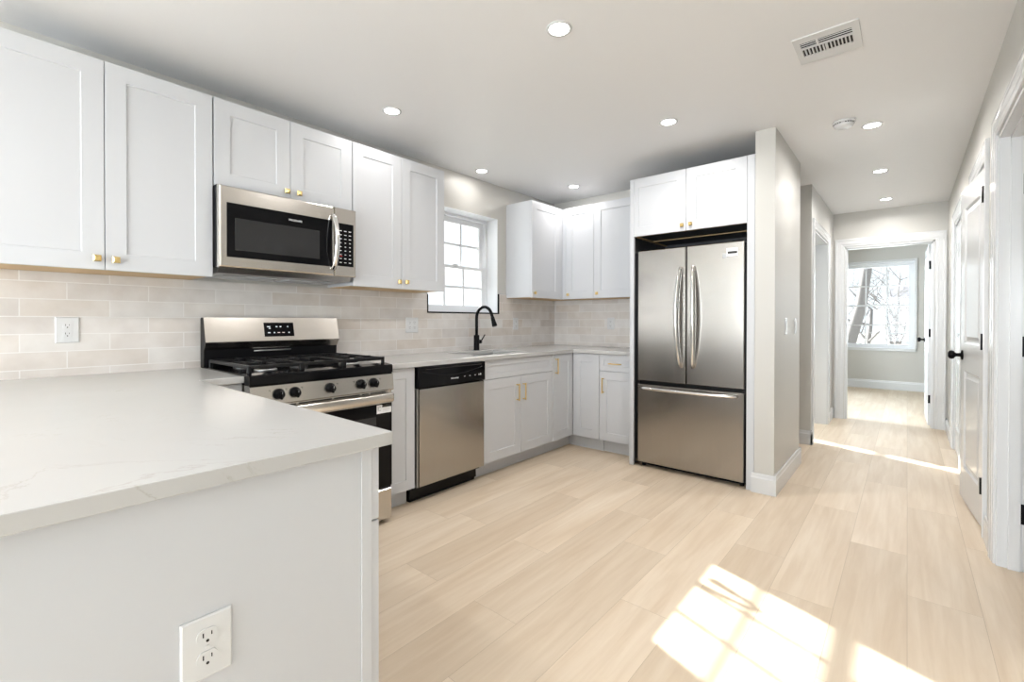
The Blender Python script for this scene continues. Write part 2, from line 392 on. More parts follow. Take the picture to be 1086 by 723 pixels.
HD = 2.035                           # door opening height
D1 = (2.35, 3.165); D2 = (3.60, 4.265); D3 = (5.05, 5.78)
wall('wall_left', 'x', -0.22, 0.0, (-4.2, 10.35), [KW, BW, SW, LW1, LW2])
wall('wall_kitchen', 'y', 4.17, 4.379, (0, 2.172), [])
wall('wall_pillar', 'x', 2.172, 2.292, (3.448, 4.379), [])
wall('wall_corridor', 'x', 0.95, 1.0, (4.379, 5.108), [])
wall('wall_bathroom', 'y', 5.108, 5.2, (0.0, 2.16), [])
wall('wall_hall', 'x', 2.16, 2.275, (5.108, 6.735), [(5.232, 6.24, 0, HD)])
wall('wall_hall_end', 'y', 6.735, 6.85, (0.0, 5.9), [(2.391, 3.18, 0, HD)])
wall('wall_right', 'x', XR, XR + 0.115, (-4.1, 6.735), [(D1[0], D1[1], 0, HD), (D2[0], D2[1], 0, HD), (D3[0], D3[1], 0, HD)])
wall('wall_closet', 'x', 4.9, 5.0, (-4.1, 6.735), [], mat='plywall')
wall('wall_bedroom_end', 'y', 10.15, 10.33, (0, 5.9), [FW])
wall('wall_bedroom_side', 'x', 4.6, 4.7, (6.85, 10.15), [])
wall('wall_rear', 'y', -4.2, -4.1, (0, 5.9), [(0.8, 1.9, 0.3, 2.25), (2.05, 3.15, 0.3, 2.25), (3.7, 4.7, 0.8, 2.1)])  # unseen openings added to let fill light in
wall('wall_closet_divider', 'y', 3.30, 3.40, (3.40, 4.9), [], mat='plywall')

# baseboards with a stepped top
def board(mbd, axis, t, u0, u1, sgn, h=0.13):
    prof = [(0, 0), (0.015, 0), (0.015, h - 0.03), (0.011, h - 0.022), (0.009, h - 0.004), (0.006, h), (0, h)]
    poly = [(t + sgn * d, z) for d, z in prof]
    if axis == 'y': mbd.prism(poly, 'y', u0, u1)      # runs along y, thickness in x
    else: mbd.loops([[(u, d, z) for d, z in poly] for u in (u0, u1)])
b = mb(); board(b, 'x', 3.448, 2.157, 2.3075, -1); board(b, 'y', 2.292, 3.4335, 4.394, 1); board(b, 'x', 4.379, 1.0, 2.3075, 1)
struct(b.build('baseboard_pillar', 'trim'))
b = mb(); board(b, 'x', 5.108, 1.0, 2.290, -1); board(b, 'y', 2.275, 5.093, 5.172, 1); struct(b.build('baseboard_corridor', 'trim'))
b = mb(); board(b, 'y', 2.275, 6.332, 6.735, 1); struct(b.build('baseboard_hall', 'trim'))
b = mb(); board(b, 'y', XR, 4.36, 4.955, -1); board(b, 'y', XR, 5.875, 6.735, -1); board(b, 'y', XR, 3.262, 3.503, -1); board(b, 'y', XR, -4.1, 2.25, -1); struct(b.build('baseboard_right', 'trim'))
b = mb(); board(b, 'x', 10.15, 0, 4.6, -1, 0.145); board(b, 'y', 4.6, 6.85, 10.135, -1, 0.145); board(b, 'y', 0, 6.85, 10.135, 1, 0.145); struct(b.build('baseboard_bedroom', 'trim'))

# door casings: flat stepped profile round an opening
def casing(mbd, axis, face, sgn, u0, u1, h, w=0.088):
    """axis: the wall's thickness axis; face: wall surface; sgn: outward side"""
    r = 0.005
    prof = [(0, -.002), (0, .010), (.004, .012), (.020, .0125), (.026, .0155), (.060, .016), (.066, .0185), (w - .004, .019), (w, .016), (w, -.002)]
    L = []
    for e, sd, top in ((u0 - r, -1, 0), (u0 - r, -1, 1), (u1 + r, 1, 1), (u1 + r, 1, 0)):
        l = []
        for k, d in prof:
            u = e + sd * k; z = (h + r + k) if top else 0.0; t = face + sgn * d
            l.append((t, u, z) if axis == 'x' else (u, t, z))
        L.append(l)
    mbd.loops(L)
def jamb(mbd, axis, a, c, u0, u1, h, stop=None):
    """lining of the opening; stop=(t0,t1) along the thickness"""
    t = 0.016
    def bxx(ua, ub, za, zb, ta, tb):
        if axis == 'x': mbd.box(ta, tb, ua, ub, za, zb)
        else: mbd.box(ua, ub, ta, tb, za, zb)
    bxx(u0 - 0.001, u0 + t, 0, h, a, c); bxx(u1 - t, u1 + 0.001, 0, h, a, c); bxx(u0, u1, h - t, h + 0.001, a, c)
    if stop:
        q = t + 0.011
        bxx(u0 + t - .001, u0 + q, 0, h - t, *stop); bxx(u1 - q, u1 - t + .001, 0, h - t, *stop); bxx(u0 + t, u1 - t, h - q, h - t + .001, *stop)

def knob_bm(side):
    """round knob on a rose; stands out of a door face along local x by side"""
    return mb().lathe([(0.0, 0), (0.031, 0), (0.033, side * .003), (0.031, side * .007), (0.013, side * .010), (0.011, side * .03), (0.016, side * .036), (0.026, side * .043), (0.029, side * .053), (0.026, side * .063), (0.015, side * .070), (0, side * .071)], (0, 0, 0), 'x', 28)
def door_leaf(parent, loc, rz, w, h, knob_y, hinge_zs, hinge_side=-1, with_knob=(-1, 1)):
    """two-panel moulded leaf; local: hinge edge at y=0, runs to y=w, thickness x in 0..0.035"""
    b = mb(); t = 0.035; st = 0.105
    zs = [(0.0, 0.20), (0.83, 1.00), (h - 0.125, h)]
    b.box(0, t, 0, st, 0, h, b=.0015); b.box(0, t, w - st, w, 0, h, b=.0015)
    for a, c in zs: b.box(0, t, st - .001, w - st + .001, a, c)
    for a, c in ((0.20, 0.83), (1.00, h - 0.125)):
        for F in (lambda q: q, lambda q: t - q):
            b.loops([[(x, st - .001 + i, a - .001 + i), (x, w - st + .001 - i, a - .001 + i), (x, w - st + .001 - i, c + .001 - i), (x, st - .001 + i, c + .001 - i)] for i, x in
                     [(i, F(q)) for i, q in ((0, t / 2), (0, 0.0), (0.005, .001), (0.014, .010), (0.024, .010), (0.048, .003))]], cap0=False)
    leaf = b.build('door_leaf', 'trim', parent); leaf.location = loc; leaf.rotation_euler = (0, 0, rz)
    for sd in with_knob:
        k = knob_bm(sd).build('knob', 'matte', leaf); k.location = (0 if sd < 0 else t, knob_y, 0.925)
    for z in hinge_zs:
        hb = mb(); hx = -0.007 if hinge_side < 0 else t + 0.007
        hb.cyl((hx, -0.006, z - 0.045), (hx, -0.006, z + 0.045), 0.0065, 12)
        hb.box(min(hx, 0.0), max(hx, 0.03) if hinge_side < 0 else t + .006, -0.0025, 0.0005, z - 0.044, z + 0.044)
        hb.build('hinge', 'matte', leaf)
    return leaf
# door_1: opening nearest the camera in the right wall, its leaf swung into the room beyond
d = sroot('door_1'); b = mb(); casing(b, 'x', XR, -1, D1[0], D1[1], HD); casing(b, 'x', XR + .115, 1, D1[0], D1[1], HD); b.build('door_casing', 'trim', d)
b = mb(); jamb(b, 'x', XR - .002, XR + .117, D1[0], D1[1], HD, (XR + .035, XR + .075)); b.build('door_jamb', 'trim', d)
lf = door_leaf(d, (3.402, 3.108, .012), -PI / 2, 0.74, 2.0, 0.68, ())
for z in (1.79, 1.04, 0.265):
    bx(3.352, 3.398, 3.1465, 3.1492, z - .047, z + .047, b=.001).build('hinge', 'matte', d)
    mb().cyl((3.398, 3.142, z - .047), (3.398, 3.142, z + .047), .0065, 12).build('hinge_pin', 'matte', d)
# door_2: slightly open leaf in the right wall
d = sroot('door_2'); b = mb(); casing(b, 'x', XR, -1, D2[0], D2[1], HD); b.build('door_casing', 'trim', d)
b = mb(); jamb(b, 'x', XR - .002, XR + .117, D2[0], D2[1], HD, (XR + .045, XR + .085)); b.build('door_jamb', 'trim', d)
door_leaf(d, (3.277, 3.618, .014), math.radians(4.5), 0.63, 1.99, 0.57, (1.84, 1.03, 0.235))
# door_3 : closed door further along the right wall
d = sroot('door_3'); b = mb(); casing(b, 'x', XR, -1, D3[0], D3[1], HD); b.build('door_casing', 'trim', d)
b = mb(); jamb(b, 'x', XR - .002, XR + .117, D3[0], D3[1], HD); b.build('door_jamb', 'trim', d)
door_leaf(d, (XR + .004, D3[0] + .018, .012), 0, 0.694, 1.99, 0.06, (), with_knob=())
# door_4 : bathroom doorway in the hall, leaf swung inside
d = sroot('door_4'); b = mb(); casing(b, 'x', 2.275, 1, 5.232, 6.24, HD); b.build('door_casing', 'trim', d)
b = mb(); jamb(b, 'x', 2.158, 2.277, 5.232, 6.24, HD); b.build('door_jamb', 'trim', d)
# door_5 : bedroom doorway at the end of the hall, leaf open into the bedroom
d = sroot('door_5'); b = mb(); casing(b, 'y', 6.735, -1, 2.391, 3.18, HD); b.build('door_casing', 'trim', d)
b = mb(); jamb(b, 'y', 6.733, 6.852, 2.391, 3.18, HD, (6.765, 6.80)); b.build('door_jamb', 'trim', d)
door_leaf(d, (3.134, 6.868, .012), math.radians(1.0), 0.74, 2.0, 0.67, ())
for z in (1.78, 1.03, 0.30): bx(3.136, 3.166, 6.862, 6.868, z - .045, z + .045, b=.002).build('hinge', 'matte', d)

# ------------------------------------------------------------------ windows
def window(name, loc, rz, w, z0, z1, plane, cols=3, rows=2, mid=None, lining='vinyl', sill=0.0, fr=0.03, st=0.045):
    """local x into the room, y across from 0 to w; plane = depth of the lower sash glass (negative)"""
    r = sroot(name, loc, rz)
    b = mb().slab('x', plane - .065, plane + .022, [0, fr, w - fr, w], [z0, z0 + fr, z1 - fr, z1], lambda u, v: not (fr < u < w - fr and z0 + fr < v < z1 - fr))
    b.build('window_frame', 'vinyl', r)
    mid = mid or (z0 + z1) / 2
    # deep lining of the recess
    L = mb(); t = 0.004
    L.box(plane + .02, 0.0, 0, t, z0, z1); L.box(plane + .02, 0.0, w - t, w, z0, z1); L.box(plane + .02, 0.0, t, w - t, z1 - t, z1); L.box(plane + .02, 0.0 + sill, t, w - t, z0, z0 + t)
    L.build('window_lining', lining, r)
    for nm, xp, a, c in (('lower_sash', plane, z0 + fr, mid + .012), ('upper_sash', plane - .035, mid - .012, z1 - fr)):
        u0, u1 = fr, w - fr; rb = 0.034 if nm == 'lower_sash' else 0.028; rt = 0.026 if nm == 'lower_sash' else .045
        gy0, gy1, gz0, gz1 = u0 + st, u1 - st, a + (rb if nm == 'lower_sash' else .026), c - (rt if nm == 'lower_sash' else st)
        s = mb().slab('x', xp - .015, xp + .015, [u0, gy0, gy1, u1], [a, gz0, gz1, c], lambda u, v: not (gy0 < u < gy1 and gz0 < v < gz1))
        for i in range(1, cols):
            y = gy0 + (gy1 - gy0) * i / cols; s.box(xp - .006, xp + .006, y - .010, y + .010, gz0, gz1)
        for j in range(1, rows):
            z = gz0 + (gz1 - gz0) * j / rows; s.box(xp - .0055, xp + .0055, gy0, gy1, z - .010, z + .010)
        so = s.build(nm, 'vinyl', r, weld=False)
        bx(xp - .0015, xp + .0015, gy0, gy1, gz0, gz1).build('window_glass', 'glass', so)
        if nm == 'lower_sash':
            bx(xp + .012, xp + .03, w / 2 - .03, w / 2 + .03, c - .004, c + .010, b=.003).build('sash_lock', 'plastic', so)
    return r
window('window_1', (0, KW[0], 0), 0, KW[1] - KW[0], KW[2], KW[3], -0.15, mid=1.645)
window('window_2', (0, BW[0], 0), 0, BW[1] - BW[0], BW[2], BW[3], -0.15, mid=1.645)
window('window_3', (FW[0], 10.15, 0), -PI / 2, FW[1] - FW[0], FW[2], FW[3], -0.06, mid=1.435, fr=0.035, st=.04)
# thin white casing round the bedroom window
b = mb(); 
for a in ((FW[0] - .03, FW[0], FW[2] - .03, FW[3] + .03), (FW[1], FW[1] + .03, FW[2] - .03, FW[3] + .03), (FW[0], FW[1], FW[3], FW[3] + .03), (FW[0] - .03, FW[1] + .03, FW[2] - .045, FW[2])):
    b.box(a[0], a[1], 10.128, 10.152, a[2], a[3], b=.002)
struct(b.build('trim_3', 'trim'))
for i, q in enumerate((SW, LW1, LW2)): window('window_%d' % (6 + i), (0, q[0], 0), 0, q[1] - q[0], q[2], q[3], -0.12, cols=2)  # unseen bedroom side and living-room windows, added for their light
for i, (x0, x1, za, zb) in enumerate(((0.8, 1.9, 0.3, 2.25), (2.05, 3.15, 0.3, 2.25))):  # unseen rear windows, added for fill behind the camera
    window('window_%d' % (4 + i), (x1, -4.1, 0), PI / 2, x1 - x0, za, zb, -0.03, cols=2, rows=2)

# ------------------------------------------------------------------ backsplash and its black edge trim
TW = (2.445, 3.252, 1.222)
b = mb().slab('x', 0.0005, 0.009, [-0.45, KW[0], TW[1], 3.362, 4.162], [0.90, KW[2], 1.3755, 1.412],
              lambda u, v: (v < KW[2]) or (v < 1.3755 and not (KW[0] < u < TW[1])) or (TW[1] < u < 3.362))
struct(b.build('trim_1', 'tile_y'))
struct(bx(0.0095, 1.2555, 4.161, 4.1695, 0.90, 1.3755).build('trim_2', 'tile_x'))
b = mb(); b.box(0.0, 0.0115, 2.392, 3.258, 1.222, 1.2335); b.box(0.0, 0.0115, 3.245, 3.257, 1.2335, 1.412); b.box(0.0, 0.0115, 2.392, 2.402, 1.2335, 1.374)
struct(b.build('trim_4', 'bplast'))
struct(bx(0.0, 0.012, 3.250, 3.364, 1.4115, 1.4165).build('trim_5', 'grey'))

# ------------------------------------------------------------------ cabinets
def shaker(b, x, a, c, e, f, t=.019, w=.072, rec=.006):
    w = min(w, (c - a) * .30, (f - e) * .30)
    b.rect_rings([(0, x), (0, x + t - .0012), (.0012, x + t), (w, x + t), (w + .0015, x + t - rec + .001), (w + .003, x + t - rec)], a, c, e, f)
def square_knob(M4=None):
    b = mb(); b.M = M4 or b.M; b.cyl((0, 0, 0), (.014, 0, 0), .006, 12)
    b.loops([[(x, -h, -h), (x, h, -h), (x, h, h), (x, -h, h)] for x, h in ((.013, .0125), (.014, .0135), (.019, .0135), (.0235, .009), (.0245, .0075))])
    return b
def bar_pull(L, vertical=True, M4=None):
    b = mb(); b.M = M4 or b.M; h = L / 2
    if vertical:
        b.box(.026, .034, -.005, .005, -h, h, b=.001)
        for z in (-h + .009, h - .009): b.box(0, .027, -.004, .004, z - .004, z + .004)
    else:
        b.box(.026, .034, -h, h, -.005, .005, b=.001)
        for y in (-h + .009, h - .009): b.box(0, .027, y - .004, y + .004, -.004, .004)
    return b
def front(parent, kind, x, a, c, e, f, hw=None, M4=None):
    b = mb();
    if M4: b.M = M4
    shaker(b, x, a, c, e, f); o = b.build(kind, 'cab', parent)
    if hw:
        t, y, z = hw
        T = Matrix.Translation((x + .019, y, z)); T = (M4 @ T) if M4 else T
        k = square_knob(T) if t == 'knob' else bar_pull(.135, True, T) if t == 'pull_v' else bar_pull(.115, False, T)
        k.build('knob' if t == 'knob' else 'pull', 'gold', o)
    return o
UZ0, UZ1 = 1.375, 2.276
def upper(label, loc, rz, w, d, fronts, z0=UZ0, z1=UZ1, filler=None, group='upper cabinets'):
    r = thing('wall_cabinet', label, 'cabinet', loc, rz)
    bx(0.001, d, 0, w, z0 + .004, z1, b=.0008).build('cabinet_body', 'cab', r)
    bx(0.004, d - .003, .016, w - .016, z0 + .0015, z0 + .006).build('cabinet_underside', 'wood', r)
    for a, c, e, f, hw in fronts: front(r, 'door', d + .001, a, c, e, f, hw)
    if filler: bx(d, d + .019, filler[0], filler[1], z0, z1).build('filler_strip', 'cab', r)
    return r
g = 0.0015
XD = 0.30
upper('white two-door wall cabinet above the beige tile, nearest the camera', (0, -.04, 0), 0, .825, XD,
      [(g, .4155 - g, UZ0, UZ1, ('knob', .4155 - .028, 1.422)), (.4155 + g, .825 - g, UZ0, UZ1, ('knob', .4155 + .035, 1.42))])
upper('short white two-door cabinet right above the stainless microwave', (0, .789, 0), 0, .7585, XD,
      [(g, .378 - g, 1.834, UZ1, ('knob', .378 - .024, 1.876)), (.378 + g, .7585 - g, 1.834, UZ1, ('knob', .378 + .045, 1.878))], z0=1.834)
upper('white two-door wall cabinet between the microwave and the window', (0, 1.5515, 0), 0, .7525, XD,
      [(g, .368 - g, UZ0, UZ1, ('knob', .368 - .026, 1.422)), (.368 + g, .7525 - g, UZ0, UZ1, ('knob', .368 + .036, 1.424))])
upper('white corner wall cabinet beside the window, its plain side panel showing', (0, 3.365, 0), 0, .80, XD,
      [(g, .4515, UZ0, UZ1, ('knob', .035, 1.418))], filler=(.4545, .494))
upper('white wall cabinet with two tall doors between the corner and the fridge surround', (.321, 4.17, 0), -PI / 2, .934, .291,
      [(.041, .3605 - g, UZ0, UZ1, ('knob', .075, 1.418)), (.3605 + g, .932, UZ0, UZ1, ('knob', .3605 + .04, 1.42))], filler=(0.0, .038))

# fridge surround: two tall side panels and the cabinet above
FZ1 = 2.289
r = thing('fridge_surround', 'tall white cabinet surround with two doors built round and above the fridge', 'cabinet')
bx(1.257, 1.276, 3.448, 4.168, 0.002, FZ1, b=.001).build('side_panel', 'cab', r)
bx(1.257, 1.2925, 3.4475, 3.469, 0.002, FZ1 - .001, b=.001).build('face_stile', 'cab', r)
bx(2.1225, 2.1705, 3.448, 3.470, 0.002, FZ1, b=.001).build('face_stile', 'cab', r)
bx(2.151, 2.170, 3.470, 4.168, 0.002, FZ1).build('side_panel', 'cab', r)
bx(1.2765, 2.1505, 3.4715, 4.168, 1.845, FZ1 - .001).build('cabinet_body', 'cab', r)
b = mb(); b.box(1.285, 2.14, 3.475, 3.50, 1.835, 1.846); b.box(1.285, 2.14, 3.80, 3.825, 1.835, 1.846); b.box(1.2765, 1.30, 3.475, 4.1, 1.833, 1.846)
b.build('support_batten', 'wood', r)
bx(1.2775, 2.1495, 3.505, 4.16, 1.8405, 1.8455).build('shade_underside', 'niche_shade', r)  # near-black sheets put the niche's shade on underside, side and back
bx(1.2765, 1.2785, 3.475, 4.16, .003, 1.832).build('shade_lining', 'niche_shade', r)
bx(1.277, 2.150, 4.10, 4.16, 0.003, 1.84).build('back_panel', 'niche_shade', r)
Mf = Matrix.Translation((0, 3.4695, 0)) @ Matrix.Rotation(-PI / 2, 4, 'Z')   # local x -> -y, local y -> x
front(r, 'door', -0.0008, 1.2575, 1.7055 - g, 1.831, FZ1, ('knob', 1.7055 - .028, 1.872), Mf)
front(r, 'door', 0.0, 1.7055 + g, 2.1205, 1.831, FZ1, ('knob', 1.7055 + .035, 1.874), Mf)

# base cabinets
BZ0, BZ1, CT0, CT1 = 0.115, 0.866, 0.870, 0.900
def base(label, loc, rz, w, fronts, d=.61, name='base_cabinet', hole=None):
    r = thing(name, label, 'cabinet', loc, rz)
    if hole: mb().slab('z', BZ0 - .004, BZ1, [.01, hole[0], hole[1], d], [0, hole[2], hole[3], w], lambda u, v: not (hole[0] < u < hole[1] and hole[2] < v < hole[3])).build('cabinet_body', 'cab', r)
    else: bx(0.01, d, 0, w, BZ0 - .004, BZ1, b=.0008).build('cabinet_body', 'cab', r)
    bx(0.02, d - .068, 0, w, 0.0, BZ0 - .004).build('toe_kick', 'cab', r)
    for kind, a, c, e, f, hw in fronts: front(r, kind, d + .001, a, c, e, f, hw)
    return r
base('narrow white base cabinet with one plain door between the range and the dishwasher', (0, 1.5785, 0), 0, .2125, [('door', g, .211, BZ0, BZ1, None)])
base('white sink base cabinet with a false drawer front above two doors', (0, 2.400, 0), 0, .8655,
     [('drawer_front', g, .864, .728, BZ1, None), ('door', g, .4345 - g, BZ0, .724, ('pull_v', .4345 - .058, .600)), ('door', .4345 + g, .864, BZ0, .724, ('pull_v', .4345 + .022, .598))], hole=(.118, .562, .04, .66))
r = thing('corner_cabinet', 'white inside-corner base cabinet with a bi-fold pair of tall doors, under the countertop corner', 'cabinet')
b = mb(); b.slab('z', BZ0 - .004, BZ1, [.01, .611, .9065], [3.2665, 3.5965, 4.158], lambda u, v: not (u > .611 and v < 3.5965)); b.build('cabinet_body', 'cab', r)
b = mb(); b.slab('z', 0, BZ0 - .004, [.02, .5427, .9065], [3.2665, 3.654, 4.15], lambda u, v: not (u > .5427 and v < 3.654)); b.build('toe_kick', 'cab', r)
front(r, 'door', .612, 3.268, 3.575, BZ0, BZ1, ('pull_v', 3.268 + .034, .765))
Mb = Matrix.Translation((0, 3.5955, 0)) @ Matrix.Rotation(-PI / 2, 4, 'Z')
front(r, 'door', 0, .636, .905, BZ0, BZ1, None, Mb)
base('narrow white base cabinet with a gold-pull drawer over a door, beside the fridge panel', (.9075, 4.17, 0), -PI / 2, .348,
     [('drawer', g, .346, .724, BZ1, ('pull_h', .158, .790)), ('door', g, .346, BZ0, .720, ('pull_v', .042, .597))], d=.5735)
base('narrow white base cabinet filling the inner corner between range and peninsula', (0, .595, 0), 0, .214, [('door', .04, .212, BZ0, BZ1, None)])
# peninsula
def pen(label, x1, w, a0=.0015):
    # local x -> +y world, local y -> -x world
    return base(label, (x1, -.02, 0), PI / 2, w, [('drawer', a0, w - g, .700, BZ1, ('pull_h', w / 2, .785)), ('door', a0, w - g, BZ0, .696, ('pull_v', .06, .60))], d=.611)
pen('white peninsula base cabinet at the open end of the white countertop', 2.0105, .62, -.0190)
pen('white peninsula base cabinet next to the range corner, hidden below the countertop', 1.389, .62)
r = thing('end_board', 'plain white end panel of the peninsula holding a duplex outlet', 'panel')
bx(2.0115, 2.030, -.33, .5905, .0, BZ1).build('panel_board', 'cab', r)
b = mb(); b.box(2.030, 2.033, .5645, .5905, .0, BZ1, b=.0008); b.build('corner_strip', 'cab', r)
bx(2.030, 2.040, -.33, .5645, .0, .05).build('shoe_moulding', 'cab', r)

r = thing('back_board', 'plain white long back panel of the peninsula below the countertop overhang', 'panel')
bx(.10, 2.0105, -.33, -.315, .0, BZ1).build('panel_board', 'cab', r)
# countertops
o = mb().slab('z', CT0, CT1, [.0, .65, 2.055], [-.36, .632, .8105], lambda u, v: not (u > .65 and v > .632)).build('countertop', 'quartz')
tag(o, 'white quartz peninsula countertop with faint veins, filling the near corner', 'countertop')
mod = o.modifiers.new('bevel', 'BEVEL'); mod.width = .002; mod.segments = 2
SK = (.145, .535, 2.47, 3.03)
o = mb().slab('z', CT0, CT1, [.0, SK[0], SK[1], .65, 1.2555], [1.577, SK[2], SK[3], 3.552, 4.1605], lambda u, v: not (u > .65 and v < 3.552) and not (SK[0] < u < SK[1] and SK[2] < v < SK[3])).build('countertop', 'quartz')
tag(o, 'white L-shaped quartz countertop running past the sink to the fridge', 'countertop')
mod = o.modifiers.new('bevel', 'BEVEL'); mod.width = .002; mod.segments = 2

# sink
r = thing('kitchen_sink', 'stainless undermount sink set in the countertop below the window', 'sink', (0, 0, 0))
def rr(x0, x1, y0, y1, rad, z, n=5):
    P = []
    for cx, cy, a0 in ((x1 - rad, y1 - rad, 0), (x0 + rad, y1 - rad, 90), (x0 + rad, y0 + rad, 180), (x1 - rad, y0 + rad, 270)):
        for i in range(n + 1):
            a = math.radians(a0 + 90 * i / n); P.append((cx + rad * math.cos(a), cy + rad * math.sin(a), z))
    return P
x0, x1, y0, y1 = SK[0] - .004, SK[1] + .004, SK[2] - .004, SK[3] + .004
b = mb(); b.loops([rr(x0 - .02, x1 + .02, y0 - .02, y1 + .02, .03, .8685), rr(x0, x1, y0, y1, .025, .8685), rr(x0, x1, y0, y1, .025, .70), rr(x0 + .02, x1 - .02, y0 + .02, y1 - .02, .03, .675), rr(x0 + .15, x1 - .15, y0 + .2, y1 - .2, .03, .670)], smooth=False, cap0=False)
so = b.build('sink_bowl', 'sink', r); sm = so.modifiers.new('solid', 'SOLIDIFY'); sm.thickness = .0015; sm.offset = -1
mb().lathe([(0, .6715), (.03, .6715), (.042, .6735), (.044, .6725)], ((x0 + x1) / 2, (y0 + y1) / 2, 0), 'z').build('drain', 'chrome', r)
# faucet
r = thing('faucet', 'matte black gooseneck pull-down faucet standing behind the sink', 'faucet', (.095, 2.87, CT1))
mb().lathe([(0, 0), (.027, 0), (.027, .006), (.0245, .009), (.0245, .13), (.022, .134), (0, .134)], (0, 0, 0), 'z').build('faucet_base', 'matte', r)
pts = [(0, 0, .12), (0, 0, .20), (0, 0, .275)] + [(.092 - .092 * math.cos(t), 0, .285 + .092 * math.sin(t)) for t in [PI * k / 14 * .92 for k in range(1, 15)]]
e = Vector(pts[-1]); dr = (Vector(pts[-1]) - Vector(pts[-2])).normalized(); pts.append(tuple(e + dr * .03))
mb().tube(pts, .0135, 14).build('spout', 'matte', r)
e2 = e + dr * .03
mb().tube([e2 - dr * .012, e2, e2 + dr * .02, e2 + dr * .068, e2 + dr * .072], [.015, .0165, .0175, .0225, .020], 18).build('spray_head', 'matte', r)
b = mb(); b.cyl((0, .015, .075), (0, .052, .075), .0185, 18); b.tube([(0, .05, .075), (0, .062, .085), (0.004, .10, .135)], [.009, .0055, .005], 10); b.build('lever_handle', 'matte', r)

# ------------------------------------------------------------------ outlets and switches
def outlet(name, label, loc, rz, w, h, kind, cat='outlet', gangs=1, sc=1.0):
    """local x is out of the wall, y across"""
    r = thing(name, label, cat, loc, rz)
    mb().rect_rings([(0, 0), (0, .003), (.003, .0055)], -w / 2, w / 2, -h / 2, h / 2).build('cover_plate', 'plastic', r)
    for gi in range(gangs):
        yc = (gi - (gangs - 1) / 2) * .046
        if kind == 'duplex':
            for zc in (-.0195, .0195):
                P = []; R = .0165
                for k in range(28):
                    a = 2 * PI * k / 28; P.append((R * math.cos(a) + yc, max(-.0135, min(.0135, R * math.sin(a))) + zc))
                f = mb().prism(P, 'x', .004, .0072).build('receptacle', 'plastic', r)
                q = mb(); q.box(.0070, .0076, yc - .0075, yc - .0055, zc - .0005, zc + .0075); q.box(.0070, .0076, yc + .0055, yc + .0072, zc + .0005, zc + .007)
                q.cyl((.0070, yc, zc - .0075), (.0076, yc, zc - .0075), .0026, 10); q.build('socket_slots', 'slot', f)
            mb().cyl((.005, yc, 0), (.0068, yc, 0), .003, 10).build('screw', 'plastic', r)
        elif kind == 'gfci':
            f = bx(.004, .0078, yc - .0168, yc + .0168, -.0335, .0335, b=.0008).build('receptacle', 'plastic', r)
            for zc in (-.022, .022):
                q = mb(); q.box(.0076, .0082, yc - .0075, yc - .0055, zc - .001, zc + .006); q.box(.0076, .0082, yc + .0055, yc + .0072, zc - .001, zc + .006); q.cyl((.0076, yc, zc - .006), (.0082, yc, zc - .006), .0024, 10); q.build('socket_slots', 'slot', f)
            q = mb(); q.box(.0076, .0088, yc - .008, yc - .001, -.006, .006); q.box(.0076, .0088, yc + .001, yc + .008, -.006, .006); q.build('test_button', 'plastic', f)
        elif kind == 'rocker':
            bx(.004, .0085, yc - .0168, yc + .0168, -.0335, .0335, b=.001).build('rocker', 'plastic', r)
    return r
outlet('wall_outlet', 'white duplex outlet on the tile beneath the nearest wall cabinet', (.009, .286, 1.112), 0, .082, .118, 'duplex')
outlet('wall_outlet', 'wide white two-gang outlet plate on the tile between range and window', (.009, 2.24, 1.124), 0, .118, .118, 'duplex', gangs=2)
outlet('wall_outlet', 'white outlet on the tile between the faucet and the corner', (.009, 3.50, 1.13), 0, .078, .118, 'gfci')
outlet('wall_outlet', 'white outlet on the short tiled wall beside the fridge', (.702, 4.161, 1.133), -PI / 2, .078, .118, 'gfci')
outlet('wall_outlet', 'large white duplex outlet low on the white peninsula panel, closest to the camera', (2.030, .2635, .588), 0, .078, .108, 'duplex')
outlet('light_switch', 'white rocker switch on the pillar by the fridge, nearer the kitchen', (2.292, 3.80, 1.12), 0, .075, .118, 'rocker', cat='switch')
outlet('light_switch', 'white rocker switch on the pillar by the fridge, nearer the hall', (2.292, 4.17, 1.12), 0, .075, .118, 'rocker', cat='switch')
outlet('light_switch', 'white switch high on the hall wall near the bedroom doorway', (XR, 6.05, 1.17), PI, .075, .118, 'rocker', cat='switch')
outlet('wall_outlet', 'white outlet low on the hall wall near the bedroom doorway', (XR, 6.0, .52), PI, .075, .118, 'duplex')

# ------------------------------------------------------------------ gas range
r = thing('gas_range', 'stainless steel gas range with black cooktop and five black knobs', 'range', (0, .812, 0))
RW = .762
bx(.03, .665, .003, RW - .003, .04, .88).build('range_body', 'bplast', r)
# cooktop
b = mb(); b.prism([(.045, .878), (.045, .905), (.61, .905), (.64, .912), (.70, .906), (.7065, .899), (.7065, .862), (.69, .858), (.60, .878)], 'y', .0, RW); 
b.build('cooktop', 'black', r)
# control panel slanting back at its top
b = mb(); b.prism([(.60, .859), (.699, .859), (.7085, .853), (.7175, .768), (.712, .762), (.60, .762)], 'y', .0, RW)
cp = b.build('control_panel', 'steel_y', r)
tilt = math.atan2(.009, .085)
for y, z in ((.124, .812), (.200, .812), (.378, .813), (.554, .814), (.632, .814)):
    k = mb(); Rm = Matrix.Translation((.7125, y, z)) @ Matrix.Rotation(tilt, 4, 'Y')
    k.M = Rm; k.lathe([(0, 0), (.026, 0), (.026, .006), (.0215, .010), (.019, .027), (.0175, .031), (0, .031)], (0, 0, 0), 'x', 28)
    k.box(.026, .041, -.0055, .0055, -.0195, .0195, b=.002)
    ko = k.build('burner_knob', 'matte', r)
    k = mb(); k.M = Rm; k.box(.0408, .0413, -.0009, .0009, .006, .0175); k.build('pointer_mark', 'grey', ko)
